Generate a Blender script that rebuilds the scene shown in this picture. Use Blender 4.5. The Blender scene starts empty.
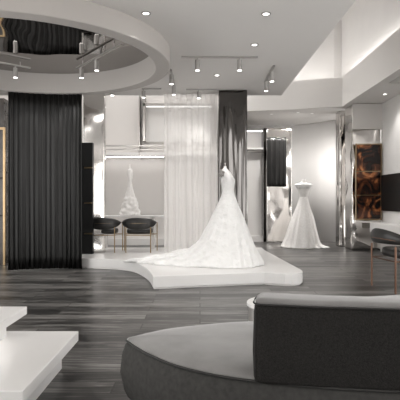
import bpy, bmesh, math, random
from math import sin, cos, pi, radians
from mathutils import Vector, Matrix, noise
random.seed(7)
S = bpy.context.scene
C = S.collection
# ---------------- camera ----------------
cam_d = bpy.data.cameras.new('camera'); cam = bpy.data.objects.new('camera', cam_d); C.objects.link(cam)
cam.location = (0, 0, 1.2); cam.rotation_euler = (radians(90), 0, 0)
cam_d.sensor_width = 36; cam_d.lens = 36*490/400; cam_d.clip_start = .05
S.camera = cam
# ---------------- world, light, exposure ----------------
w = bpy.data.worlds.new('world'); S.world = w; w.use_nodes = True
bg = w.node_tree.nodes['Background']; bg.inputs[0].default_value = (1.0, .985, .965, 1); bg.inputs[1].default_value = 3.9
vs = S.view_settings; vs.view_transform = 'Standard'; vs.look = 'None'; vs.gamma = 1; vs.use_curve_mapping = False
vs.exposure = 0.06
WARM = (1.0, .97, .94)
SPOT_W = 45
COVE_E = 10.0
def area_light(name, loc, size, watts, rot=(0, 0, 0), parent=None):
    l = bpy.data.lights.new(name, 'AREA'); l.shape = 'RECTANGLE'; l.size, l.size_y = size; l.energy = watts; l.color = WARM
    o = bpy.data.objects.new(name, l); C.objects.link(o); o.location = loc; o.rotation_euler = rot
    if parent: o.parent = parent
    return o
def spot_light(loc, watts=SPOT_W, angle=75, blend=.7, target=None, parent=None):
    l = bpy.data.lights.new('lamp_beam', 'SPOT'); l.energy = watts; l.spot_size = radians(angle); l.spot_blend = blend
    l.color = WARM; l.shadow_soft_size = .04
    o = bpy.data.objects.new('lamp_beam', l); C.objects.link(o); o.location = loc
    if target:
        d = Vector(target) - Vector(loc); o.rotation_euler = d.to_track_quat('-Z', 'Y').to_euler()
    if parent:
        o.parent = parent; o.location = Vector(loc) - parent.location
    return o
# ---------------- materials ----------------
def new_mat(name):
    m = bpy.data.materials.new(name); m.use_nodes = True
    return m, m.node_tree.nodes, m.node_tree.links, m.node_tree.nodes['Principled BSDF']
def mat(name, col, rough=.6, metal=0, spec=None, var=0, vscale=4, bump=0, bscale=30, stretch=(1, 1, 1), sheen=0, emit=None, es=0, bdist=.01):
    m, N, L, p = new_mat(name)
    c = tuple(col) + (1,)
    p.inputs['Roughness'].default_value = rough; p.inputs['Metallic'].default_value = metal
    if spec is not None: p.inputs['Specular IOR Level'].default_value = spec
    if sheen: p.inputs['Sheen Weight'].default_value = sheen; p.inputs['Sheen Roughness'].default_value = .45
    tc = N.new('ShaderNodeTexCoord'); mp = N.new('ShaderNodeMapping'); mp.inputs['Scale'].default_value = stretch
    L.new(tc.outputs['Object'], mp.inputs[0])
    n = N.new('ShaderNodeTexNoise'); n.inputs['Scale'].default_value = vscale; n.inputs['Detail'].default_value = 5
    L.new(mp.outputs[0], n.inputs['Vector'])
    r = N.new('ShaderNodeValToRGB')
    r.color_ramp.elements[0].position = .3; r.color_ramp.elements[1].position = .7
    r.color_ramp.elements[0].color = tuple(x*(1-var) for x in col)+(1,)
    r.color_ramp.elements[1].color = tuple(min(1, x*(1+var)) for x in col)+(1,)
    L.new(n.outputs[0], r.inputs[0]); L.new(r.outputs[0], p.inputs['Base Color'])
    if bump:
        n2 = N.new('ShaderNodeTexNoise'); n2.inputs['Scale'].default_value = bscale; n2.inputs['Detail'].default_value = 3
        L.new(mp.outputs[0], n2.inputs['Vector'])
        b = N.new('ShaderNodeBump'); b.inputs['Strength'].default_value = bump; b.inputs['Distance'].default_value = bdist
        L.new(n2.outputs[0], b.inputs['Height']); L.new(b.outputs[0], p.inputs['Normal'])
    if emit:
        p.inputs['Emission Color'].default_value = tuple(emit)+(1,); p.inputs['Emission Strength'].default_value = es
    return m
def floor_mat():
    m, N, L, p = new_mat('grey_oak_planks')
    tc = N.new('ShaderNodeTexCoord')
    br = N.new('ShaderNodeTexBrick'); br.offset = .37; br.offset_frequency = 2; br.squash = 1
    for k, v in (('Color1', (0, 0, 0, 1)), ('Color2', (1, 1, 1, 1)), ('Mortar', (.5, .5, .5, 1))): br.inputs[k].default_value = v
    br.inputs['Scale'].default_value = 1; br.inputs['Mortar Size'].default_value = .006; br.inputs['Mortar Smooth'].default_value = .1
    br.inputs['Brick Width'].default_value = 1.5; br.inputs['Row Height'].default_value = .19
    L.new(tc.outputs['Object'], br.inputs['Vector'])
    # grain, offset per plank
    mp = N.new('ShaderNodeMapping'); mp.inputs['Scale'].default_value = (1.3, 24, 1)
    sep = N.new('ShaderNodeVectorMath'); sep.operation = 'MULTIPLY_ADD'; sep.inputs[1].default_value = (7, 7, 7)
    L.new(br.outputs['Color'], sep.inputs[0]); L.new(tc.outputs['Object'], sep.inputs[2])
    L.new(sep.outputs[0], mp.inputs[0])
    n = N.new('ShaderNodeTexNoise'); n.inputs['Scale'].default_value = 1.6; n.inputs['Detail'].default_value = 7; n.inputs['Roughness'].default_value = .62; n.inputs['Distortion'].default_value = .8
    L.new(mp.outputs[0], n.inputs['Vector'])
    mx = N.new('ShaderNodeMath'); mx.operation = 'MULTIPLY_ADD'; mx.inputs[1].default_value = .34
    L.new(br.outputs['Color'], mx.inputs[0])
    ml = N.new('ShaderNodeMath'); ml.operation = 'MULTIPLY_ADD'; ml.inputs[1].default_value = 1.7; ml.inputs[2].default_value = -.43; L.new(n.outputs[0], ml.inputs[0]); L.new(ml.outputs[0], mx.inputs[2])
    r = N.new('ShaderNodeValToRGB'); e = r.color_ramp.elements
    e[0].position = .33; e[0].color = (.010, .0095, .009, 1); e[1].position = .80; e[1].color = (.20, .192, .183, 1)
    k = e.new(.55); k.color = (.043, .041, .039, 1)
    L.new(mx.outputs[0], r.inputs[0])
    mi = N.new('ShaderNodeMixRGB'); mi.inputs[2].default_value = (.012, .011, .01, 1)
    L.new(br.outputs['Fac'], mi.inputs[0]); L.new(r.outputs[0], mi.inputs[1]); L.new(mi.outputs[0], p.inputs['Base Color'])
    rr = N.new('ShaderNodeMapRange'); rr.inputs['To Min'].default_value = .22; rr.inputs['To Max'].default_value = .42
    L.new(n.outputs[0], rr.inputs[0]); L.new(rr.outputs[0], p.inputs['Roughness'])
    b = N.new('ShaderNodeBump'); b.inputs['Strength'].default_value = .25; b.inputs['Distance'].default_value = .003
    L.new(n.outputs[0], b.inputs['Height']); L.new(b.outputs[0], p.inputs['Normal']); p.inputs['Specular IOR Level'].default_value = .32
    return m
def chrome_mat(name, col=(.72, .70, .68), rough=.06, scale=(1, 1, 1), ns=3.0, strength=.6, dist=.12):
    m, N, L, p = new_mat(name)
    p.inputs['Metallic'].default_value = 1; p.inputs['Roughness'].default_value = rough; p.inputs['Base Color'].default_value = col+(1,)
    tc = N.new('ShaderNodeTexCoord'); mp = N.new('ShaderNodeMapping'); mp.inputs['Scale'].default_value = scale
    n = N.new('ShaderNodeTexNoise'); n.inputs['Scale'].default_value = ns; n.inputs['Detail'].default_value = .5; n.inputs['Distortion'].default_value = .3
    b = N.new('ShaderNodeBump'); b.inputs['Strength'].default_value = strength; b.inputs['Distance'].default_value = dist
    L.new(tc.outputs['Object'], mp.inputs[0]); L.new(mp.outputs[0], n.inputs['Vector']); L.new(n.outputs[0], b.inputs['Height']); L.new(b.outputs[0], p.inputs['Normal'])
    return m
def sheer_mat():
    m = bpy.data.materials.new('white_sheer_voile'); m.use_nodes = True; N = m.node_tree.nodes; L = m.node_tree.links; N.clear()
    o = N.new('ShaderNodeOutputMaterial'); t = N.new('ShaderNodeBsdfTransparent'); d = N.new('ShaderNodeBsdfDiffuse'); tl = N.new('ShaderNodeBsdfTranslucent')
    d.inputs[0].default_value = (.93, .91, .89, 1); tl.inputs[0].default_value = (.93, .91, .89, 1)
    a = N.new('ShaderNodeMixShader'); a.inputs[0].default_value = .35; L.new(d.outputs[0], a.inputs[1]); L.new(tl.outputs[0], a.inputs[2])
    b = N.new('ShaderNodeMixShader'); L.new(t.outputs[0], b.inputs[1]); L.new(a.outputs[0], b.inputs[2])
    tc = N.new('ShaderNodeTexCoord'); mp = N.new('ShaderNodeMapping'); mp.inputs['Scale'].default_value = (14, 1, .3)
    n = N.new('ShaderNodeTexNoise'); n.inputs['Scale'].default_value = 1; r = N.new('ShaderNodeMapRange'); r.inputs['To Min'].default_value = .42; r.inputs['To Max'].default_value = .72
    L.new(tc.outputs['Object'], mp.inputs[0]); L.new(mp.outputs[0], n.inputs['Vector']); L.new(n.outputs[0], r.inputs[0]); L.new(r.outputs[0], b.inputs[0])
    L.new(b.outputs[0], o.inputs[0]); return m
def bronze_mat():
    m, N, L, p = new_mat('amber_marble')
    tc = N.new('ShaderNodeTexCoord'); mp = N.new('ShaderNodeMapping'); mp.inputs['Scale'].default_value = (1.7, 1.7, 1.1); mp.inputs['Rotation'].default_value = (0, .6, 0)
    n = N.new('ShaderNodeTexNoise'); n.inputs['Scale'].default_value = 1.5; n.inputs['Detail'].default_value = 3; n.inputs['Distortion'].default_value = 2.2
    r = N.new('ShaderNodeValToRGB'); e = r.color_ramp.elements
    e[0].position = .42; e[0].color = (.008, .004, .003, 1); e[1].position = .74; e[1].color = (.95, .50, .22, 1)
    k = e.new(.53); k.color = (.09, .028, .012, 1); k = e.new(.62); k.color = (.45, .16, .055, 1)
    L.new(tc.outputs['Object'], mp.inputs[0]); L.new(mp.outputs[0], n.inputs['Vector']); L.new(n.outputs[0], r.inputs[0]); L.new(r.outputs[0], p.inputs['Base Color'])
    p.inputs['Roughness'].default_value = .12; p.inputs['Metallic'].default_value = .15
    return m
M = {}
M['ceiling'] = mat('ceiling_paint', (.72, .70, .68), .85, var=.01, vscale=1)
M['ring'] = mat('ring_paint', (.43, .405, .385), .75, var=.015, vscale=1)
M['wall'] = mat('wall_paint', (.66, .635, .615), .85, var=.015, vscale=1)
M['wall_white'] = mat('white_plaster', (.74, .725, .71), .8, var=.02, vscale=2)
M['floor'] = floor_mat()
M['stone'] = mat('white_marble', (.70, .69, .68), .3, var=.035, vscale=1.3)
M['step'] = mat('white_lacquer_stone', (.68, .67, .66), .38, var=.03, vscale=2)
M['chrome'] = chrome_mat('wavy_steel', scale=(1, 1, .9), ns=1.8, strength=.5, dist=.08, rough=.1, col=(.80,.78,.76))
M['chrome_v'] = chrome_mat('pleated_steel', col=(.13, .124, .12), scale=(2.4, 2.4, .3), ns=1.6, strength=.5, dist=.12, rough=.08)
M['chrome_h'] = chrome_mat('rippled_steel', scale=(1.2, 1.2, 1.6), ns=1.6, strength=.5, dist=.07)
M['mirror'] = chrome_mat('mirror_ceiling', col=(.31, .295, .28), scale=(1.0, .6, 1), ns=1.5, strength=.45, dist=.06, rough=.03)
M['metal'] = mat('brushed_nickel', (.42, .405, .39), .35, metal=.6, var=.03)
M['gold'] = mat('antique_gold', (.36, .26, .15), .3, metal=1, var=.12, vscale=8)
M['copper'] = mat('copper_tube', (.17, .10, .07), .35, metal=.8, var=.1)
M['black_leather'] = mat('black_leather', (.018, .017, .016), .38, var=.2, bump=.15, bscale=120, bdist=.002)
M['black_curtain'] = mat('black_velvet', (.007, .0067, .0064), .40, spec=.32, sheen=0, var=.3, vscale=3, stretch=(6, 6, .5))
M['black'] = mat('black_panel', (.008, .008, .008), .5, spec=.2, var=.1)
M['darkwood'] = mat('dark_smoked_glass', (.07, .06, .054), .25, var=.6, vscale=3)
M['screen'] = mat('screen_glass', (.008, .008, .008), .45, spec=.2, var=.05)
M['sheer'] = sheer_mat()
M['satin'] = mat('white_satin', (.74, .735, .725), .55, var=.02, vscale=12, sheen=.2, bump=.9, bscale=9, bdist=.05)
M['lace'] = mat('ivory_lace', (.80, .78, .76), .7, var=.07, vscale=30, sheen=.2, bump=.5, bscale=45, bdist=.008)
M['form'] = mat('dress_form_linen', (.78, .76, .74), .7, var=.02)
M['flower'] = mat('grey_rosette', (.22, .21, .20), .8, var=.3, vscale=40)
M['velvet_l'] = mat('grey_velvet', (.17, .165, .16), .85, sheen=.3, var=.16, vscale=5, bump=.2, bscale=220, bdist=.003)
M['velvet_shade'] = mat('shaded_velvet', (.020, .019, .018), .95, spec=.1, sheen=0, var=.35, vscale=150, bump=.6, bscale=300, bdist=.004)  # same velvet as the seat, coloured darker for the shaded back
M['pipe'] = mat('black_piping', (.015, .014, .013), .7, var=.1)
M['lens'] = mat('lamp_lens', (1, 1, 1), .5, emit=WARM, es=5)
M['added_lens_dim'] = mat('added_wash_lens', (.8, .8, .8), .5, emit=WARM, es=.3)  # dimmed so the added wash lamps blend into the soffit
M['strip_dim'] = mat('led_strip_soft', (1, 1, 1), .5, emit=WARM, es=1.2)
M['strip'] = mat('led_strip', (1, 1, 1), .5, emit=WARM, es=COVE_E)
M['marble_t'] = bronze_mat()
M['strip_s'] = mat('led_strip_shelf', (1, 1, 1), .5, emit=WARM, es=12)
M['velvet_half_shade'] = mat('half_shaded_velvet', (.042, .041, .039), .95, spec=.15, var=.18, vscale=40, bump=.2, bscale=260, bdist=.002)  # sofa velvet again, darkened to paint in the shade on the base
# ---------------- mesh helpers ----------------
def finish(name, bm, m, parent=None, smooth=False, loc=(0, 0, 0), bevel=0, seg=2):
    bmesh.ops.recalc_face_normals(bm, faces=bm.faces)
    me = bpy.data.meshes.new(name); bm.to_mesh(me); bm.free()
    if smooth:
        for p in me.polygons: p.use_smooth = True
    o = bpy.data.objects.new(name, me); C.objects.link(o); me.materials.append(m)
    o.location = loc
    if parent: o.parent = parent
    if bevel:
        b = o.modifiers.new('bevel', 'BEVEL'); b.width = bevel; b.segments = seg; b.limit_method = 'ANGLE'
        if smooth:
            for p in me.polygons: p.use_smooth = True
    return o
def bx(bm, x0, x1, y0, y1, z0, z1):
    r = bmesh.ops.create_cube(bm, size=1)
    bmesh.ops.transform(bm, matrix=Matrix.Translation(((x0+x1)/2, (y0+y1)/2, (z0+z1)/2)) @ Matrix.Diagonal((x1-x0, y1-y0, z1-z0, 1)), verts=r['verts'])
def box(name, x0, x1, y0, y1, z0, z1, m, parent=None, bevel=0, smooth=False):
    bm = bmesh.new(); bx(bm, x0, x1, y0, y1, z0, z1); return finish(name, bm, m, parent, bevel=bevel, smooth=smooth)
def cyl(bm, c, r, z0, z1, n=24, r2=None):
    r2 = r if r2 is None else r2
    a = [bm.verts.new((c[0]+r*cos(2*pi*i/n), c[1]+r*sin(2*pi*i/n), z0)) for i in range(n)]
    b = [bm.verts.new((c[0]+r2*cos(2*pi*i/n), c[1]+r2*sin(2*pi*i/n), z1)) for i in range(n)]
    for i in range(n): bm.faces.new((a[i], a[(i+1) % n], b[(i+1) % n], b[i]))
    bm.faces.new(a[::-1]); bm.faces.new(b)
def tube(bm, pts, r, n=8, closed=False):
    pts = [Vector(p) for p in pts]; rings = []; k = len(pts)
    up = Vector((0, 0, 1)); prev = None
    for i, p in enumerate(pts):
        if closed: t = pts[(i+1) % k]-pts[i-1]
        else: t = pts[min(i+1, k-1)]-pts[max(i-1, 0)]
        t.normalize()
        if prev is None:
            a = t.cross(up)
            if a.length < .1: a = t.cross(Vector((1, 0, 0)))
        else: a = prev - t*prev.dot(t)
        a.normalize(); prev = a; b = t.cross(a)
        rings.append([bm.verts.new(p+a*r*cos(2*pi*j/n)+b*r*sin(2*pi*j/n)) for j in range(n)])
    rr = range(k if closed else k-1)
    for i in rr:
        A, B = rings[i], rings[(i+1) % k]
        for j in range(n): bm.faces.new((A[j], A[(j+1) % n], B[(j+1) % n], B[j]))
    if not closed: bm.faces.new(rings[0][::-1]); bm.faces.new(rings[-1])
def prism(bm, pts, z0, z1):
    a = [bm.verts.new((x, y, z0)) for x, y in pts]; b = [bm.verts.new((x, y, z1)) for x, y in pts]; n = len(pts)
    bm.faces.new(a[::-1]); bm.faces.new(b)
    for i in range(n): bm.faces.new((a[i], a[(i+1) % n], b[(i+1) % n], b[i]))
def plate_hole(bm, inner, outer, z0, z1):
    n = len(inner)
    v = [[bm.verts.new((x, y, z)) for x, y in P] for P in (inner, outer) for z in (z0, z1)]
    i0, i1, o0, o1 = v
    for i in range(n):
        j = (i+1) % n
        bm.faces.new((i0[i], i0[j], o0[j], o0[i])); bm.faces.new((i1[i], o1[i], o1[j], i1[j]))
        bm.faces.new((i0[i], i1[i], i1[j], i0[j])); bm.faces.new((o0[i], o0[j], o1[j], o1[i]))
def strip_wall(bm, pts, t, z0, z1):
    """thick wall along a plan polyline, thickness t to its left side"""
    P = [Vector((x, y)) for x, y in pts]; Q = []
    for i, p in enumerate(P):
        d = P[min(i+1, len(P)-1)]-P[max(i-1, 0)]; d.normalize(); Q.append(p+Vector((-d.y, d.x))*t)
    prism_pts = [tuple(p) for p in P]+[tuple(q) for q in reversed(Q)]
    a = [[bm.verts.new((p[0], p[1], z)) for p in L_] for L_ in (P, Q) for z in (z0, z1)]
    p0, p1, q0, q1 = a; n = len(P)
    for i in range(n-1):
        bm.faces.new((p0[i], p0[i+1], p1[i+1], p1[i])); bm.faces.new((q0[i], q1[i], q1[i+1], q0[i+1]))
        bm.faces.new((p1[i], p1[i+1], q1[i+1], q1[i])); bm.faces.new((p0[i], q0[i], q0[i+1], p0[i+1]))
    bm.faces.new((p0[0], p1[0], q1[0], q0[0])); bm.faces.new((p0[-1], q0[-1], q1[-1], p1[-1]))
def loft(bm, rings, cap=True):
    V = [[bm.verts.new(p) for p in r] for r in rings]; n = len(rings[0])
    for A, B in zip(V, V[1:]):
        for j in range(n): bm.faces.new((A[j], A[(j+1) % n], B[(j+1) % n], B[j]))
    if cap: bm.faces.new(V[0][::-1]); bm.faces.new(V[-1])
def struct(o): o['kind'] = 'structure'; return o
def tag(o, label, cat, group=None):
    o['label'] = label; o['category'] = cat
    if group: o['group'] = group
    return o
def thing(name, label, cat, loc=(0, 0, 0), rz=0, group=None):
    o = bpy.data.objects.new(name, None); C.objects.link(o); o.location = loc; o.rotation_euler = (0, 0, rz); o.empty_display_size = .1
    return tag(o, label, cat, group)
def interp(tab, z):
    tab = sorted(tab)
    if z <= tab[0][0]: return tab[0][1]
    for (a, u), (b, v) in zip(tab, tab[1:]):
        if z <= b: return u+(v-u)*(z-a)/(b-a)
    return tab[-1][1]
def smooth_pts(pts, k=8):
    out = []
    P = [Vector(p) for p in pts]
    for i in range(len(P)-1):
        a, b, c, d = P[max(i-1, 0)], P[i], P[i+1], P[min(i+2, len(P)-1)]
        for j in range(k):
            t = j/k
            out.append(.5*((2*b)+(c-a)*t+(2*a-5*b+4*c-d)*t*t+(3*b-a-3*c+d)*t**3))
    out.append(P[-1]); return [tuple(p) for p in out]
# ---------------- structure ----------------
HC, HB, HL = 3.28, 3.48, 4.19        # main ceiling, bulkhead bottom, cove lip
struct(box('floor', -5.6, 6.2, -3.2, 16.2, -.1, 0, M['floor']))
RC = Vector((-2.375, 6.67)); RO, RI = 1.96, 1.76
X0, X1, Y0, Y1 = -5.5, 1.62, -3.0, 9.75
angs = sorted([2*pi*i/120 for i in range(120)] + [math.atan2(y-RC.y, x-RC.x) % (2*pi) for x in (X0, X1) for y in (Y0, Y1)])
inn = [(RC.x+RO*cos(a), RC.y+RO*sin(a)) for a in angs]; out = []
for a in angs:
    dx, dy = cos(a), sin(a); t = min(((X1 if dx > 0 else X0)-RC.x)/dx if abs(dx) > 1e-6 else 1e9, ((Y1 if dy > 0 else Y0)-RC.y)/dy if abs(dy) > 1e-6 else 1e9)
    out.append((RC.x+dx*t, RC.y+dy*t))
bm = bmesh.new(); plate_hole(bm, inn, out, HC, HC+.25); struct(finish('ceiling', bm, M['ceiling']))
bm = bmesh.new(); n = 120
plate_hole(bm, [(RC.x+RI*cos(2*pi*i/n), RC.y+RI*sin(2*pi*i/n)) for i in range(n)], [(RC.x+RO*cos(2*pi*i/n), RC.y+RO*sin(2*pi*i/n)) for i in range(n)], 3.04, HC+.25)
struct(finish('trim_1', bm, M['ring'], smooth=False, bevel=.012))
bm = bmesh.new(); cyl(bm, RC, RI-.002, 3.37, 3.40, n=96)
mc = finish('mirror_ceiling_disc', bm, M['mirror']); tag(mc, 'round mirror-polished steel panel set inside the ceiling ring', 'mirror')
# upper volume
def frame_grid(name, x0, x1, y0, y1, z, nx, ny):
    bm = bmesh.new()
    for i in range(nx+1):
        x = x0+(x1-x0)*i/nx; bx(bm, x-.03, x+.03, y0, y1, z, z+.1)
    for i in range(ny+1):
        y = y0+(y1-y0)*i/ny; bx(bm, x0, x1, y-.03, y+.03, z, z+.1)
    return struct(finish(name, bm, M['metal']))
struct(box('ceiling', 1.3, 5.0, -3.0, 16.0, 6.5, 6.6, M['wall_white']))
struct(box('wall_upper', 1.37, 1.62, -3, 9.75, HC+.251, 6.5, M['wall']))
struct(box('wall_upper', X0, 1.62, 9.5, 9.75, HC+.251, 6.5, M['wall']))
frame_grid('added_window_1', X0, 1.3, 9.6, 13.2, 6.5, 6, 3)  # unseen skylight, added to let daylight onto the back area
# bulkheads
front = smooth_pts([(.55, 13.05), (1.22, 12.6), (2.27, 12.33), (3.0, 12.08), (3.47, 11.95)], 8)
bm = bmesh.new(); prism(bm, front+[(4.9, 11.95), (4.9, 15.9), (.55, 15.9)], HB, HL); struct(finish('wall_back', bm, M['ceiling'])) 
struct(box('wall_right', 3.47, 3.68, -3, 11.95, HB, HL, M['ceiling']))
struct(box('ceiling', 3.68, 4.5, 9.55, 11.95, HB, HL, M['ceiling']))
struct(box('ceiling', 3.68, 4.5, -3, 9.55, HL-.06, HL, M['ceiling']))
struct(box('wall_right', 3.68, 3.9, -3, 12.75, HL, 6.5, M['wall_white']))
bm = bmesh.new(); strip_wall(bm, [(x, y+.75) for x, y in front]+[(3.68, 12.74)], .15, HL, 6.5); struct(finish('wall_back', bm, M['wall_white']))
struct(box('wall_right', 4.3, 4.5, 6.6, 11.64, 0, HB, M['wall_white']))
struct(box('wall_right', 4.3, 4.5, -3, 9.55, HB, HL-.06, M['wall_white']))
bm = bmesh.new()
for y in (-3, -.6, 1.8, 4.2, 6.54): bx(bm, 4.3, 4.4, y, y+.06, 0, HB)
bx(bm, 4.3, 4.4, -3, 6.6, 0, .08); bx(bm, 4.3, 4.4, -3, 6.6, HB-.06, HB); struct(finish('added_window_3', bm, M['metal']))  # unseen right-hand glazing, added to brighten the room from the side
# back walls
struct(box('wall_back', X0, .56, 13.1, 13.3, 0, 6.5, M['wall']))
struct(box('wall_back', .56, .7, 13.3, 15.9, 0, 6.5, M['wall']))
bk = smooth_pts([(.7, 14.9), (1.5, 14.95), (2.3, 15.05), (2.85, 15.0), (3.4, 14.55), (3.9, 13.9), (4.9, 12.9)], 8)
bm = bmesh.new(); strip_wall(bm, bk, .2, 0, HB); struct(finish('wall_back', bm, M['wall_white'], smooth=True))
struct(box('wall_left', X0-.15, X0, 7.6, 13.3, 0, 6.5, M['wall']))
bm = bmesh.new()
for y in (-3, -.9, 1.2, 3.4, 5.5, 7.54): bx(bm, X0-.1, X0, y, y+.06, 0, HC)
bx(bm, X0-.1, X0, -3, 7.6, 0, .08); bx(bm, X0-.1, X0, -3, 7.6, HC-.06, HC); struct(finish('added_window_2', bm, M['metal']))  # unseen left-hand glazing, added as a daylight source for brightness
bm = bmesh.new(); bx(bm, X0, -1.2, -3.15, -3, 0, 6.5); bx(bm, -1.2, 1.2, -3.15, -3, 2.4, 6.5); bx(bm, 1.2, 5, -3.15, -3, 0, 6.5)
struct(finish('wall_front', bm, M['wall']))
struct(box('baseboard_back', X0, .55, 13.02, 13.1, 0, .18, M['wall_white']))
# cove LED strips (lie on the ledge behind the lip)
bm = bmesh.new(); strip_wall(bm, [(x, y+.25) for x, y in front], .05, HL+.001, HL+.03)
cs = finish('cove_light', bm, M['strip']); tag(cs, 'LED strip glowing along the curved bulkhead ledge at the back', 'light')
cs = box('cove_light', 3.54, 3.60, -2.8, 11.9, HL, HL+.03, M['strip']); tag(cs, 'long LED strip glowing along the right-hand bulkhead ledge', 'light')
# ---------------- display platform with the gown ----------------
ZP = .174
def rounded(pts_r, k=8):
    out = []
    n = len(pts_r)
    for i, (x, y, r) in enumerate(pts_r):
        p = Vector((x, y)); a = Vector(pts_r[i-1][:2]); b = Vector(pts_r[(i+1) % n][:2])
        if r == 0: out.append((x, y)); continue
        u = (a-p).normalized(); v = (b-p).normalized(); half = math.acos(max(-1, min(1, u.dot(v))))/2; d = r/math.tan(half)
        s, e = p+u*d, p+v*d
        for j in range(k+1):
            t = j/k; out.append(tuple((1-t)**2*s+2*t*(1-t)*p+t*t*e))
    return out
plat = rounded([(1.53, 6.57, .38), (1.33, 10.0, .3), (1.33, 10.6, 0), (-3.3, 10.6, 0), (-3.3, 8.95, 0), (-2.4, 8.95, 0)])
curve = smooth_pts([(-2.2, 8.75), (-2.0, 8.62), (-1.43, 8.43), (-1.1, 8.12), (-.86, 7.55), (-.73, 7.1)], 8)
pp = plat + curve + [(-.63, 6.57)]
pl = thing('display_platform', 'low white marble display platform with a curved notch under the bridal gown', 'platform')
bm = bmesh.new(); prism(bm, pp, .02, ZP); finish('platform_body', bm, M['stone'], pl, bevel=.008)
bm = bmesh.new(); prism(bm, [(x*.985, 8.5+(y-8.5)*.985) for x, y in pp], 0, .02); finish('platform_plinth', bm, M['wall_white'], pl)
# ---------------- tiered display steps lower left ----------------
st = thing('display_steps', 'two-tier white stone display steps in the lower left foreground', 'steps')
box('lower_base', -3.0, -.985, 2.55, 3.49, 0, .17, M['step'], st)
box('lower_tread', -3.1, -.89, 2.46, 3.59, .17, .24, M['step'], st, bevel=.004)
box('upper_base', -3.0, -1.36, 2.55, 3.44, .24, .385, M['step'], st)
box('upper_tread', -3.1, -1.235, 2.46, 3.50, .385, .44, M['step'], st, bevel=.004)
box('light_strip', -1.35, -1.33, 2.6, 3.40, .372, .385, M['lens'], st)
# ---------------- black curtain ----------------
def curtain_mesh(path, z0, z1, amp, wl, top_pin=.5, seed=0, step=.012, th=0):
    P = [Vector(p) for p in path]; seg = []
    L_ = 0; acc = [0]
    for a, b in zip(P, P[1:]): L_ += (b-a).length; acc.append(L_)
    n = int(L_/step); rows = 14
    bm = bmesh.new(); grid = []
    for i in range(n+1):
        s = L_*i/n; k = 0
        while k < len(P)-2 and acc[k+1] < s: k += 1
        t = (s-acc[k])/(acc[k+1]-acc[k]); p = P[k].lerp(P[k+1], t); d = (P[k+1]-P[k]).normalized(); nn = Vector((-d.y, d.x))
        ph = 2*pi*s/wl + 2.2*noise.noise(Vector((s*1.7, seed, 0)))*2
        col = []
        for j in range(rows+1):
            z = z0+(z1-z0)*j/rows
            f = 1-(1-top_pin)*(j/rows)
            q = p+nn*amp*f*(sin(ph)+.35*sin(2.3*ph+.3*z+seed)) * (.75+.5*noise.noise(Vector((s*2, z*.3, seed+5))))
            col.append(bm.verts.new((q.x, q.y, z)))
        grid.append(col)
    for A, B in zip(grid, grid[1:]):
        for j in range(rows): bm.faces.new((A[j], B[j], B[j+1], A[j+1]))
    return bm
path = []
for i in range(40):
    x = -3.25+i*1.21/39
    path.append((x, RC.y+math.sqrt(1.85**2-(x-RC.x)**2)))
bm = curtain_mesh([Vector(p) for p in path], .01, 3.035, .026, .085, seed=3, step=.008)
cu = finish('black_curtain', bm, M['black_curtain'], smooth=True); m_ = cu.modifiers.new('solid', 'SOLIDIFY'); m_.thickness = .004
tag(cu, 'floor-length black pleated curtain hanging behind the ceiling ring', 'curtain')
# gold-framed smoked panel left of curtain
t = thing('display_cabinet', 'dark smoked-glass cabinet with gold frame left of the black curtain', 'cabinet')
box('cabinet_body', -4.6, -3.66, 9.15, 9.55, .0, 3.1, M['darkwood'], t)
bm = bmesh.new(); bx(bm, -3.66, -3.625, 9.10, 9.15, 0, 2.55); bx(bm, -4.6, -3.66, 9.10, 9.15, 2.51, 2.55); bx(bm, -4.6, -4.56, 9.10, 9.15, 0, 2.31)
finish('frame', bm, M['gold'], t)
for z in (.9, 1.6): box('shelf_edge', -4.56, -3.66, 9.12, 9.15, z, z+.02, M['black'], t)
# ---------------- sheer curtain ----------------
bm = curtain_mesh([Vector((-.69, 9.42)), Vector((.33, 9.42))], .19, HC-.035, .03, .155, seed=9, step=.01)
sh = finish('sheer_curtain', bm, M['sheer'], smooth=True); tag(sh, 'white sheer curtain hanging behind the bridal gown', 'curtain')
# ---------------- mirrored columns ----------------
def fluted_box(name, x0, x1, y0, y1, z0, z1, m, parent=None, amp=.012, wl=.16, seed=0, horiz=0, slant=0):
    """rectangular clad column with gently wavy faces"""
    pts = []
    def edge(a, b):
        a = Vector(a); b = Vector(b); L_ = (b-a).length; k = max(2, int(L_/.02)); d = (b-a).normalized(); nn = Vector((d.y, -d.x))
        for i in range(k):
            t = i/k; pts.append((a.lerp(b, t), nn, t))
    edge((x0, y0), (x1, y0+slant)); edge((x1, y0+slant), (x1, y1)); edge((x1, y1), (x0, y1)); edge((x0, y1), (x0, y0))
    rings = []; rows = 60
    for j in range(rows+1):
        z = z0+(z1-z0)*j/rows; r = []
        for p, nn, t in pts:
            e = min(1, 8*min(t, 1-t))
            v = noise.noise(Vector((p.x/wl, p.y/wl, z*.5+seed)))*amp + horiz*noise.noise(Vector((p.x*1.5, seed, z*2.6)))
            q = p+nn*v*e; r.append((q.x, q.y, z))
        rings.append(r)
    bm = bmesh.new(); loft(bm, rings); return finish(name, bm, m, parent, smooth=True)
a = fluted_box('mirrored_column', -2.25, -1.87, 9.45, 9.74, ZP, HC-.002, M['chrome'], amp=.004, wl=.35, horiz=.012, seed=1, slant=.15)
tag(a, 'wavy polished steel column right beside the black curtain', 'column')
a = fluted_box('mirrored_column', .36, .885, 9.25, 9.72, ZP, HC-.002, M['chrome_v'], amp=.05, wl=.14, seed=4)
tag(a, 'pleated dark steel column behind the large bridal gown', 'column')
a = fluted_box('mirrored_column', 3.56, 3.92, 12.5, 12.85, 0, HB-.002, M['chrome_h'], amp=.05, wl=.16, seed=8)
tag(a, 'narrow rippled steel column beside the amber marble cabinet', 'column')
a = thing('narrow_shelf_unit', 'slim black shelf unit with gold edges beside the black curtain', 'shelf')
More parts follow.
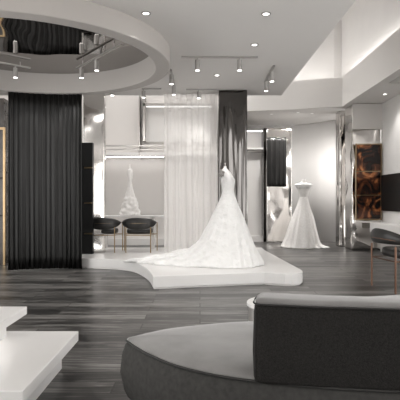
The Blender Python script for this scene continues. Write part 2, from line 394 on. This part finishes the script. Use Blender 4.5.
box('unit_body', -2.26, -2.04, 9.30, 9.42, ZP, 2.29, M['black'], a)
for z in (.55, 1.13, 1.80): box('shelf_edge', -2.2, -2.04, 9.285, 9.30, z, z+.025, M['gold'], a)
# ---------------- wardrobe rail and niche on the back wall (left) ----------------
rs = thing('wall_rail_shelf', 'long white wall shelf with steel clothes rail behind the table', 'shelf')
box('shelf_board', -2.9, .5, 12.75, 13.1, 2.34, 2.45, M['wall_white'], rs)
box('shelf_trim', -2.9, .5, 12.70, 12.75, 2.33, 2.37, M['metal'], rs)
box('light_strip', -2.85, -.95, 12.80, 12.83, 2.325, 2.339, M['strip_s'], rs)
box('rail', -2.9, .5, 12.80, 12.84, 2.60, 2.64, M['metal'], rs)
box('rail', -2.9, .5, 12.80, 12.84, 2.50, 2.53, M['metal'], rs)
box('bracket', -1.59, -1.57, 12.72, 13.1, 2.28, 3.95, M['metal'], rs)
nf = thing('wall_niche', 'steel-framed lit wall recess panel above the clothes rail', 'niche')
bm = bmesh.new()
bx(bm, -1.50, -1.44, 12.85, 13.1, 2.75, 3.95); bx(bm, -1.50, .4, 12.85, 13.1, 3.68, 3.74); bx(bm, .34, .4, 12.85, 13.1, 2.75, 3.68)
finish('frame', bm, M['metal'], nf)
box('back_panel', -1.44, .34, 13.06, 13.1, 2.75, 3.68, M['wall_white'], nf)
box('light_strip', -1.42, .32, 12.95, 12.98, 3.655, 3.68, M['strip_dim'], nf)
# ---------------- wardrobe right + steel panel ----------------
wd = thing('wardrobe_niche', 'tall open white wardrobe with steel rail right of the dark column', 'wardrobe')
box('back_panel', 1.25, 1.97, 14.5, 14.55, 0, 3.25, M['wall_white'], wd)
box('shelf', 1.25, 1.93, 14.1, 14.5, 2.66, 2.71, M['wall_white'], wd)
box('shelf', 1.25, 1.93, 14.1, 14.5, 3.2, 3.25, M['metal'], wd)
box('rail', 1.25, 1.93, 14.25, 14.28, 2.57, 2.60, M['metal'], wd)
box('side_post', 1.82, 1.97, 14.0, 14.5, 0, 3.25, M['chrome_v'], wd)
box('plinth', 1.25, 1.82, 14.1, 14.5, 0, .16, M['wall_white'], wd)
box('light_strip', 1.3, 1.8, 14.15, 14.18, 3.18, 3.2, M['strip_s'], wd)
a = fluted_box('steel_panel', 1.86, 2.55, 13.6, 13.72, 0, 3.2, M['chrome'], amp=.012, wl=.5, horiz=.012, seed=12)
tag(a, 'tall polished steel mirror panel left of the off-shoulder gown', 'mirror')
dr = thing('dark_reflection', 'black shape added to imitate a dark reflection in the tall steel mirror panel', 'reflection')  # no real clothing: black cloth shape in place of a mirrored dark patch
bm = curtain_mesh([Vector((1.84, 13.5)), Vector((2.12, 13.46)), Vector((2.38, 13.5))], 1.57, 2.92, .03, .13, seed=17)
o = finish('reflection_drape', bm, M['black_curtain'], dr, smooth=True); o.modifiers.new('solid', 'SOLIDIFY').thickness = .004
bm = bmesh.new(); tube(bm, [(1.91, 13.5, 2.86), (2.15, 13.46, 2.92), (2.40, 13.5, 2.86)], .008); finish('added_bar', bm, M['metal'], dr)
# ---------------- amber marble cabinet ----------------
cb = thing('marble_cabinet', 'tall steel-clad cabinet with amber marble panels in gold frame', 'cabinet')
fluted_box('cabinet_body', 3.61, 4.295, 11.64, 12.2, 0, HB-.01, M['chrome_h'], cb, amp=.02, wl=.5, horiz=.05, seed=21)
box('top_panel', 3.60, 4.298, 11.55, 11.6, 2.87, HB-.01, M['wall'], cb)
for z0, z1 in ((.76, 1.30), (1.33, 1.86), (1.89, 2.50)):
    box('marble_panel', 3.68, 4.25, 11.53, 11.57, z0, z1, M['marble_t'], cb)
bm = bmesh.new()
for z in (.73, 1.30, 1.86, 2.50): bx(bm, 3.66, 4.27, 11.51, 11.57, z+.006, z+.024)
for x in (3.662, 4.25): bx(bm, x, x+.018, 11.51, 11.57, .73, 2.53)
finish('frame', bm, M['gold'], cb)
tv = thing('television', 'flat black screen on the right-hand wall', 'television')
box('screen', 4.245, 4.255, 8.6, 11.48, .97, 1.76, M['screen'], tv)
box('bezel', 4.255, 4.298, 8.58, 11.50, .95, 1.78, M['black'], tv)
co = thing('wall_console', 'long white console mounted below the wall screen', 'console')
box('console_body', 3.95, 4.298, 7.5, 11.4, .46, .68, M['wall_white'], co, bevel=.005)
box('recess_back', 4.2, 4.298, 7.5, 11.4, 0, .46, M['wall'], co)
# ---------------- gowns ----------------
def skirt(name, cx, cy, tabL, tabR, tabW, zt, zb, m, parent, nf, amp, twist=0, seed=0, hem=.03):
    rings = []; rows = 46; n = 220
    for i in range(rows+1):
        u = i/rows; z = zt+(zb-zt)*(1-(1-u)**1.0) if False else zt+(zb-zt)*u
        Lr, Rr, Wr = interp(tabL, z), interp(tabR, z), interp(tabW, z)
        ring = []
        for j in range(n):
            a = 2*pi*j/n
            f = 1+amp*(u**1.2)*(sin(nf*a+3*noise.noise(Vector((cos(a), sin(a), seed)))+u*twist)*.6+.9*noise.noise(Vector((cos(a)*3, sin(a)*3, seed+u*2.2))))
            x = (Rr if cos(a) > 0 else Lr)*cos(a)*f; y = Wr*sin(a)*f
            y += max(0, -cos(a))*max(0, Lr-Rr)*.30
            zz = z+ (hem*.6*noise.noise(Vector((cx+x*5, y*5, seed+z*3))) if 0 < i < rows else 0)*u
            ring.append((cx+x, cy+y, max(zb, zz)))
        rings.append(ring)
    bm = bmesh.new(); loft(bm, rings); return finish(name, bm, m, parent, smooth=True)
def body(name, rows, m, parent, cx, cy, n=40, cap=True):
    """rows: z, x offset, rx, ry"""
    rr = smooth_pts(rows, 6); rings = []
    for z, xo, rx, ry in [tuple(r) for r in rr]:
        rings.append([(cx+xo+rx*cos(2*pi*j/n), cy+ry*sin(2*pi*j/n), z) for j in range(n)])
    bm = bmesh.new(); loft(bm, rings, cap); return finish(name, bm, m, parent, smooth=True)
def V4(rows): return rows
# Vector supports 4D
g = thing('wedding_gown', 'large white ball gown with long train spread on the platform', 'dress')
GX, GY = .447, 7.85
tL = [(1.34, .095), (1.26, .11), (1.144, .16), (.84, .31), (.583, .45), (.423, .64), (.33, .92), (.275, 1.2), (.235, 1.42), (.205, 1.56), (ZP, 1.62)]
tR = [(1.34, .10), (1.26, .115), (.95, .24), (.615, .375), (.36, .485), (.22, .535), (ZP, .56)]
tW = [(1.34, .09), (1.26, .11), (.95, .22), (.615, .34), (.36, .44), (.22, .50), (ZP, .53)]
skirt('skirt', GX, GY, tL, tR, tW, 1.33, ZP+.002, M['satin'], g, 19, .075, twist=1.4, seed=2, hem=.10)
body('bodice', [(1.30, 0, .10, .10), (1.40, 0, .102, .12), (1.51, .0, .115, .155), (1.58, -.022, .10, .17), (1.635, -.045, .088, .16), (1.675, -.05, .06, .12)], M['satin'], g, GX, GY)
bm = bmesh.new()
for k in range(9):
    a = k*2.4; r = .012*math.sqrt(k)
    bmesh.ops.create_icosphere(bm, subdivisions=2, radius=.024, matrix=Matrix.Translation((GX-.112+r*cos(a), GY-.15, 1.615+r*sin(a)*1.5)))
f = finish('rosette', bm, M['flower'], g, smooth=True); f['label'] = 'grey rosette on the shoulder'
f_ = thing('dress_form', 'slim dress form neck and stand carrying the large ball gown', 'mannequin', (GX, GY, ZP))
body('neck', [(1.40, -.04, .055, .10), (1.46, -.045, .058, .12), (1.51, -.048, .05, .09), (1.54, -.045, .026, .04), (1.57, -.043, .02, .025)], M['form'], f_, 0, 0)
bm = bmesh.new(); cyl(bm, (-.043, 0), .006, 1.56, 1.61, 10); cyl(bm, (-.043, 0), .013, 1.605, 1.62, 12); finish('finial', bm, M['metal'], f_, smooth=False)
bm = bmesh.new(); cyl(bm, (0, 0), .014, .02, 1.42, 12); finish('pole', bm, M['metal'], f_)
bm = bmesh.new(); cyl(bm, (0, 0), .16, .001, .02, 32); finish('base', bm, M['metal'], f_)
# second gown
g2 = thing('wedding_gown', 'smaller off-shoulder lace gown standing by the curved back wall', 'dress')
HX, HY = 2.63, 12.45
tL = [(1.28, .10), (1.05, .17), (.71, .31), (.4, .41), (.15, .50), (.03, .56), (.005, .58)]
tR = [(1.28, .10), (1.05, .16), (.71, .27), (.4, .34), (.15, .40), (.06, .46), (.03, .56), (.005, .64)]
tW = [(1.28, .09), (1.05, .16), (.71, .27), (.4, .36), (.15, .42), (.005, .46)]
skirt('skirt', HX, HY, tL, tR, tW, 1.28, .004, M['lace'], g2, 15, .07, seed=6)
body('bodice', [(1.25, 0, .10, .09), (1.36, 0, .125, .10), (1.47, 0, .15, .12), (1.52, 0, .165, .12)], M['lace'], g2, HX, HY)
body('shoulder_ruffle', [(1.49, 0, .17, .13), (1.54, 0, .205, .14), (1.585, 0, .225, .14), (1.61, 0, .19, .12), (1.63, 0, .12, .09)], M['satin'], g2, HX, HY)
f_ = thing('dress_form', 'white bust form and stand wearing the off-shoulder gown', 'mannequin', (HX, HY, 0))
body('neck', [(1.58, 0, .12, .08), (1.64, 0, .09, .06), (1.67, 0, .055, .05), (1.72, 0, .045, .045)], M['form'], f_, 0, 0)
bm = bmesh.new(); cyl(bm, (0, 0), .014, .02, 1.58, 12); finish('pole', bm, M['metal'], f_)
bm = bmesh.new(); cyl(bm, (0, 0), .16, .001, .02, 32); finish('base', bm, M['metal'], f_)
# ---------------- table, chairs, paper-sculpture dress ----------------
tb = thing('long_table', 'long white table with thin top on the back of the platform', 'table')
box('tabletop', -2.15, .25, 10.08, 10.52, .845, .875, M['stone'], tb, bevel=.004)
for x in (-2.0, -1.0, .1): box('leg', x-.03, x+.03, 10.3, 10.5, ZP, .845, M['wall_white'], tb)
md = thing('miniature_gown', 'miniature white ruffled gown on a slim stem standing on the table', 'sculpture')
MX, MY = -1.47, 10.3
rings = []
n = 60; prof = [(.875, .20), (.93, .205), (1.0, .18), (1.1, .165), (1.2, .135), (1.28, .10), (1.36, .08), (1.48, .052), (1.58, .040), (1.70, .055), (1.78, .062), (1.84, .045)]
for i in range(61):
    z = .875+(1.84-.875)*i/60; r = interp(prof, z); amp = .22 if z < 1.34 else .03
    rings.append([(MX+r*(1+amp*(noise.noise(Vector((cos(2*pi*j/n)*2.2, sin(2*pi*j/n)*2.2, z*16)))+.5*sin((z*30) % 1)))*cos(2*pi*j/n), MY+r*.8*(1+amp*noise.noise(Vector((cos(2*pi*j/n)*2.2, sin(2*pi*j/n)*2.2, z*16))))*sin(2*pi*j/n), z) for j in range(n)])
bm = bmesh.new(); loft(bm, rings); finish('ruffled_skirt', bm, M['lace'], md, smooth=True)
body('bodice', [(1.835, 0, .045, .036), (1.86, 0, .025, .022), (1.90, -.005, .016, .016), (1.95, -.01, .018, .018)], M['lace'], md, MX, MY, n=20)
CH = []
def chair(loc, rz, label, metal, group, slope=.0, drop=.13):
    """faces local -y; backrest at +y"""
    t = thing('armchair', label, 'chair', loc, rz, group)
    bm = bmesh.new(); pts = rounded([(.25, -.24, .06), (.25, .14, .16), (-.25, .14, .16), (-.25, -.24, .06)][::-1], 6); prism(bm, pts, .36, .46)
    finish('seat', bm, M['black_leather'], t, bevel=.03, smooth=True)
    # backrest: curved padded shell, sloping toward the arms
    rings = []
    N_ = 28
    for i in range(N_+1):
        a = pi*i/N_; cx_, cy_ = .315*cos(a), .02+.235*sin(a); hh = sin(a)
        zt = .60+.085*hh; zb = .60-drop*hh**.7-.02; zs = slope*(cy_-.25); zt += zs; zb += zs; d = Vector((cos(a)*.8, sin(a))).normalized(); ring = []
        for k in range(12):
            b = 2*pi*k/12; off = .028*cos(b)
            ring.append((cx_+d.x*off, cy_+d.y*off, (zt+zb)/2+(zt-zb)/2*sin(b)))
        rings.append(ring)
    bm = bmesh.new(); loft(bm, rings); finish('backrest', bm, M['black_leather'], t, smooth=True)
    bm = bmesh.new(); tube(bm, [(-.33, -.22, .575-.47*slope)]+[(.33*cos(pi-pi*i/20), .02+.255*sin(pi*i/20), .575+slope*(.255*sin(pi*i/20)-.23)) for i in range(21)]+[(.33, -.22, .575-.47*slope)], .009); finish('arm_rail', bm, M[metal], t, smooth=True)
    for x, y in ((-.33, -.22), (.33, -.22), (-.24, .20), (.24, .20)):
        bm = bmesh.new(); cyl(bm, (x, y), .010, 0, .575-.47*slope if y < 0 else .50, 10); finish('leg', bm, M[metal], t)
    bm = bmesh.new(); tube(bm, [(-.33, -.22, .34), (.33, -.22, .34), (.24, .20, .34), (-.24, .20, .34)], .008, closed=True); finish('seat_frame', bm, M[metal], t)
    return t
gg = 'armchairs at the white table'
chair((-1.20, 9.72, ZP), pi, 'black leather armchair with gold legs nearest the sheer curtain', 'gold', gg)
chair((-1.90, 9.72, ZP), pi, 'black gold-legged armchair half hidden at the steel column', 'gold', gg)
a = chair((2.72, 6.6, 0), radians(98), 'dark armchair with thin copper legs before the wall console', 'copper', None, slope=.22, drop=.06)
a.scale = (1.3, 1.35, 1.2)
# ---------------- sofa ----------------
so = thing('curved_sofa', 'curved grey velvet sofa in the foreground, back darkened as shade', 'sofa')
so_out = smooth_pts([(-.41, 2.73), (-.27, 2.50), (-.07, 2.28), (.234, 2.12), (.75, 2.01), (1.5, 1.97), (2.1, 2.0)], 8)
so_back = smooth_pts([(2.1, 3.0), (1.5, 3.05), (.9, 3.08), (.33, 3.08), (.02, 3.0), (-.24, 2.88), (-.41, 2.73)], 8)[:-1]
outl = so_out+so_back
cc = Vector((sum(p[0] for p in outl)/len(outl), sum(p[1] for p in outl)/len(outl)))
def offs(pts, d):
    P = [Vector(p) for p in pts]; n = len(P); out = []
    for i in range(n):
        t = (P[(i+1) % n]-P[i-1]).normalized(); out.append((P[i].x-t.y*d, P[i].y+t.x*d))
    return out
prof = [(.09, .03), (.10, .01), (.14, -.012), (.24, -.035), (.34, -.025), (.395, -.006), (.415, .008)]
rings = [[(x, y, z) for x, y in offs(outl, d)] for z, d in prof]
bm = bmesh.new(); loft(bm, rings); finish('base', bm, M['velvet_half_shade'], so, smooth=True)
rings = [[(x, y, z) for x, y in offs(outl, d)] for z, d in [(.415, .008), (.424, .002), (.434, .012)]]
for z, k in ((.444, .05), (.452, .12), (.458, .22), (.463, .4), (.466, .7)):
    rings.append([(x+(cc.x-x)*k, y+(cc.y-y)*k, z) for x, y in outl])
bm = bmesh.new(); loft(bm, rings); so_c = finish('seat_cushion', bm, M['velvet_l'], so, smooth=True)
bm = bmesh.new(); tube(bm, [(x, y, .416) for x, y in offs(outl, 0)], .006, 6, closed=True); finish('piping', bm, M['pipe'], so, smooth=True)
# backrest: plan band, near face follows the base edge
bn = smooth_pts([(.245, 2.115), (.5, 2.055), (.83, 2.01), (1.2, 1.99), (2.05, 2.01)], 6)
bf = smooth_pts([(2.05, 2.34), (1.2, 2.32), (.95, 2.24), (.74, 2.19), (.56, 2.22), (.33, 2.30)], 6)
rc = lambda x, z: .0*max(0, (z-.66)/.115)**2.2*max(0, (.36-x)/.14); ring0 = rounded([(.225, 2.10, .055), (.5, 2.04, .2), (.83, 1.995, .2), (1.2, 1.975, .2), (2.05, 1.99, 0), (2.05, 2.34, 0), (1.2, 2.32, .2), (.95, 2.24, .1), (.74, 2.18, .1), (.56, 2.21, .1), (.262, 2.28, .055)], 6)
rings = [[(x+rc(x, z), y, z) for x, y in offs(ring0, d)] for z, d in [(.416, .006), (.43, 0), (.55, -.004), (.68, 0), (.71, 0), (.735, .004), (.752, .010)]]
bm = bmesh.new(); loft(bm, rings); finish('backrest', bm, M['velvet_shade'], so, smooth=True)
rings = [[(x+rc(x, z), y, z) for x, y in offs(ring0, d)] for z, d in [(.752, .012), (.758, .006), (.768, .010), (.774, .02), (.777, .035)]]
bm = bmesh.new(); loft(bm, rings); finish('backrest_top', bm, M['velvet_l'], so, smooth=True)
bm = bmesh.new(); tube(bm, [(x+rc(x, .753), y, .753) for x, y in offs(ring0, 0)], .004, 6, closed=True); tube(bm, [(.236+rc(.230, z/100), 2.107, z/100) for z in range(42, 76, 3)], .002, 6)
finish('piping', bm, M['pipe'], so, smooth=True)
for x, y in ((-.33, 2.78), (1.9, 2.15), (.1, 2.9), (1.9, 2.9), (.6, 2.15)):
    bm = bmesh.new(); cyl(bm, (x, y), .014, 0, .10, 12, r2=.02); finish('leg', bm, M['gold'], so)
# round side table behind sofa
sd = thing('round_side_table', 'low round side table with white top behind the sofa', 'table', (.605, 3.58, 0))
bm = bmesh.new(); cyl(bm, (0, 0), .262, .43, .455, 64); finish('tabletop', bm, M['stone'], sd, bevel=.005)
bm = bmesh.new(); cyl(bm, (0, 0), .25, 0, .43, 64); finish('drum_base', bm, M['metal'], sd)
# ---------------- ceiling lamps ----------------
def recessed(px, py, label, lit=True, z=HC, grp='recessed downlights in the ceiling', w=SPOT_W):
    d = (z-1.2)*490/(200.5-py); x = (px-200)*d/490
    t = thing('recessed_downlight', label, 'ceiling light', (x, d, z), 0, grp)
    bm = bmesh.new(); n = 28
    plate_hole(bm, [(.036*cos(2*pi*i/n), .036*sin(2*pi*i/n)) for i in range(n)], [(.055*cos(2*pi*i/n), .055*sin(2*pi*i/n)) for i in range(n)], -.008, -.0005); finish('trim_ring', bm, M['metal'], t)
    bm = bmesh.new(); cyl(bm, (0, 0), .036, -.005, -.0005, 24); finish('lens', bm, M['lens'], t)
    if lit: spot_light((x, d, z-.02), w, 95, .8, (x, d, 0), t)
    return t
recessed(146, 13.5, 'recessed downlight in the ceiling beside the round ring')
recessed(266, 14, 'recessed downlight in the ceiling nearest the open void')
recessed(254.5, 45, 'recessed downlight between the steel track and void edge')
recessed(217, 75.5, 'small recessed downlight behind the long ceiling track')
recessed(385, 94.5, 'downlight in the dropped soffit above the wall screen', z=HB, w=40)
def spot_can(parent, x, y, z, L_=.16, r=.035, target=None, w=SPOT_W, tilt=0, angle=60):
    """z: underside of the track; coordinates in the parent's frame"""
    bm = bmesh.new(); cyl(bm, (x, y), .010, z-.03, z, 10); cyl(bm, (x, y), r, z-.03-L_, z-.03, 24); c = finish('spotlight', bm, M['metal'], parent)
    bm = bmesh.new(); cyl(bm, (x, y), r*.85, z-.035-L_, z-.0302-L_, 20); finish('lens', bm, M['lens'], c)
    wl = (parent.location.x+x, parent.location.y+y, parent.location.z+z-.045-L_)
    spot_light(wl, w, angle, .6, target or (wl[0], wl[1], 0), parent)
def track(label, p0, p1, cans, z=HC, drop=0, grp='track lights under the ceiling', w=SPOT_W, L_=.16):
    """p0, p1: plan ends; cans: list of (fraction, target)"""
    t = thing('track_light', label, 'ceiling light', (p0[0], p0[1], z), 0, grp)
    a = Vector((0, 0)); b = Vector((p1[0]-p0[0], p1[1]-p0[1])); d = b.normalized(); nn = Vector((-d.y, d.x))*.018
    bm = bmesh.new(); prism(bm, [tuple(a+nn), tuple(a-nn), tuple(b-nn), tuple(b+nn)], -drop-.022, -drop-.001)
    if drop:
        for f in (.15, .85):
            q = b*f; cyl(bm, q, .008, -drop, -.001, 8)
    finish('track', bm, M['metal'], t)
    for f, tg in cans:
        q = b*f; spot_can(t, q.x, q.y, -drop-.022, target=tg, w=w, L_=L_)
    return t
track('long ceiling track with two spotlights above the large gown', (-.27, 7.1), (.84, 7.1), [(.21, (.2, 8.0, .5)), (.76, (.6, 7.8, .6))], L_=.15, w=20)
track('ceiling track running along the top of the sheer curtain', (-.26, 9.18), (.82, 9.18), [(.22, None)], L_=.12)
track('short ceiling track over the white table', (-1.08, 9.12), (-.72, 9.12), [(.08, (-1.3, 10.4, .9))], L_=.12)
track('short ceiling track with two spotlights beside the ring', (-.46, 7.8), (-.47, 8.9), [(.12, (-.4, 9.4, 1.9)), (.85, None)], L_=.15)
track('short ceiling track with two spotlights near the void edge', (1.14, 7.55), (1.14, 8.6), [(.2, (1.7, 11, .5)), (.85, (2.2, 11.5, .5))], L_=.15)
track('track inside the ring nearest the ring centre line', (-1.96, 7.8), (-1.05, 6.6), [(.12, (-2.4, 8.8, 1.9)), (.48, None)], z=3.37, drop=.06, L_=.15, w=60)
track('track inside the ring at the left frame edge', (-2.70, 7.80), (-3.5, 7.05), [(.22, (-2.8, 8.8, 1.6)), (.8, None)], z=3.37, drop=.06, L_=.15, w=60)
t = thing('recessed_downlight', 'downlight in the ceiling over the steel column by the curtain', 'ceiling light', (-1.72, 9.6, HC), 0, 'recessed downlights in the ceiling')
bm = bmesh.new(); cyl(bm, (0, 0), .045, -.03, -.0005, 24); finish('trim_ring', bm, M['metal'], t)
bm = bmesh.new(); cyl(bm, (0, 0), .036, -.034, -.0302, 24); finish('lens', bm, M['lens'], t)
spot_light((-1.72, 9.6, HC-.06), 90, 80, .9, (-1.6, 13.0, 1.3), t)
# unseen wall washers added over the far gown to brighten the curved wall
for x, y, lab in ((2.95, 12.9, 'added soffit light washing the curved wall above the lace gown'), (1.9, 13.0, 'added soffit light nearest the tall steel mirror panel')):
    t = thing('recessed_downlight', lab, 'ceiling light', (x, y, HB), 0, 'added soffit lights')  # unseen wall washer, added
    bm = bmesh.new(); cyl(bm, (0, 0), .04, -.006, -.0005, 24); finish('lens', bm, M['added_lens_dim'], t)
    spot_light((x, y, HB-.02), 210, 150, 1.0, (x, y+.3, 0), t)
t = thing('recessed_downlight', 'added soffit light between the other two before the curved wall', 'ceiling light', (2.55, 12.75, HB), 0, 'added soffit lights')  # third unseen lamp, added to lift the curved wall further
bm = bmesh.new(); cyl(bm, (0, 0), .04, -.006, -.0005, 24); finish('lens', bm, M['added_lens_dim'], t)
spot_light((2.55, 12.75, HB-.02), 130, 120, 1.0, (3.1, 14.7, 1.3), t)
# unseen downlights added over the foreground for more light from above
for x, y, lab in ((.9, 2.9, 'added ceiling light over the sofa'), (-1.6, 3.0, 'added ceiling light over the display steps'), (0.1, 4.9, 'added ceiling light over the open floor')):
    t = thing('recessed_downlight', lab, 'ceiling light', (x, y, HC), 0, 'recessed downlights in the ceiling')  # unseen foreground light, added
    bm = bmesh.new(); cyl(bm, (0, 0), .045, -.006, -.0005, 24); finish('lens', bm, M['lens'], t)
    spot_light((x, y, HC-.02), SPOT_W, 95, .8, (x, y, 0), t)
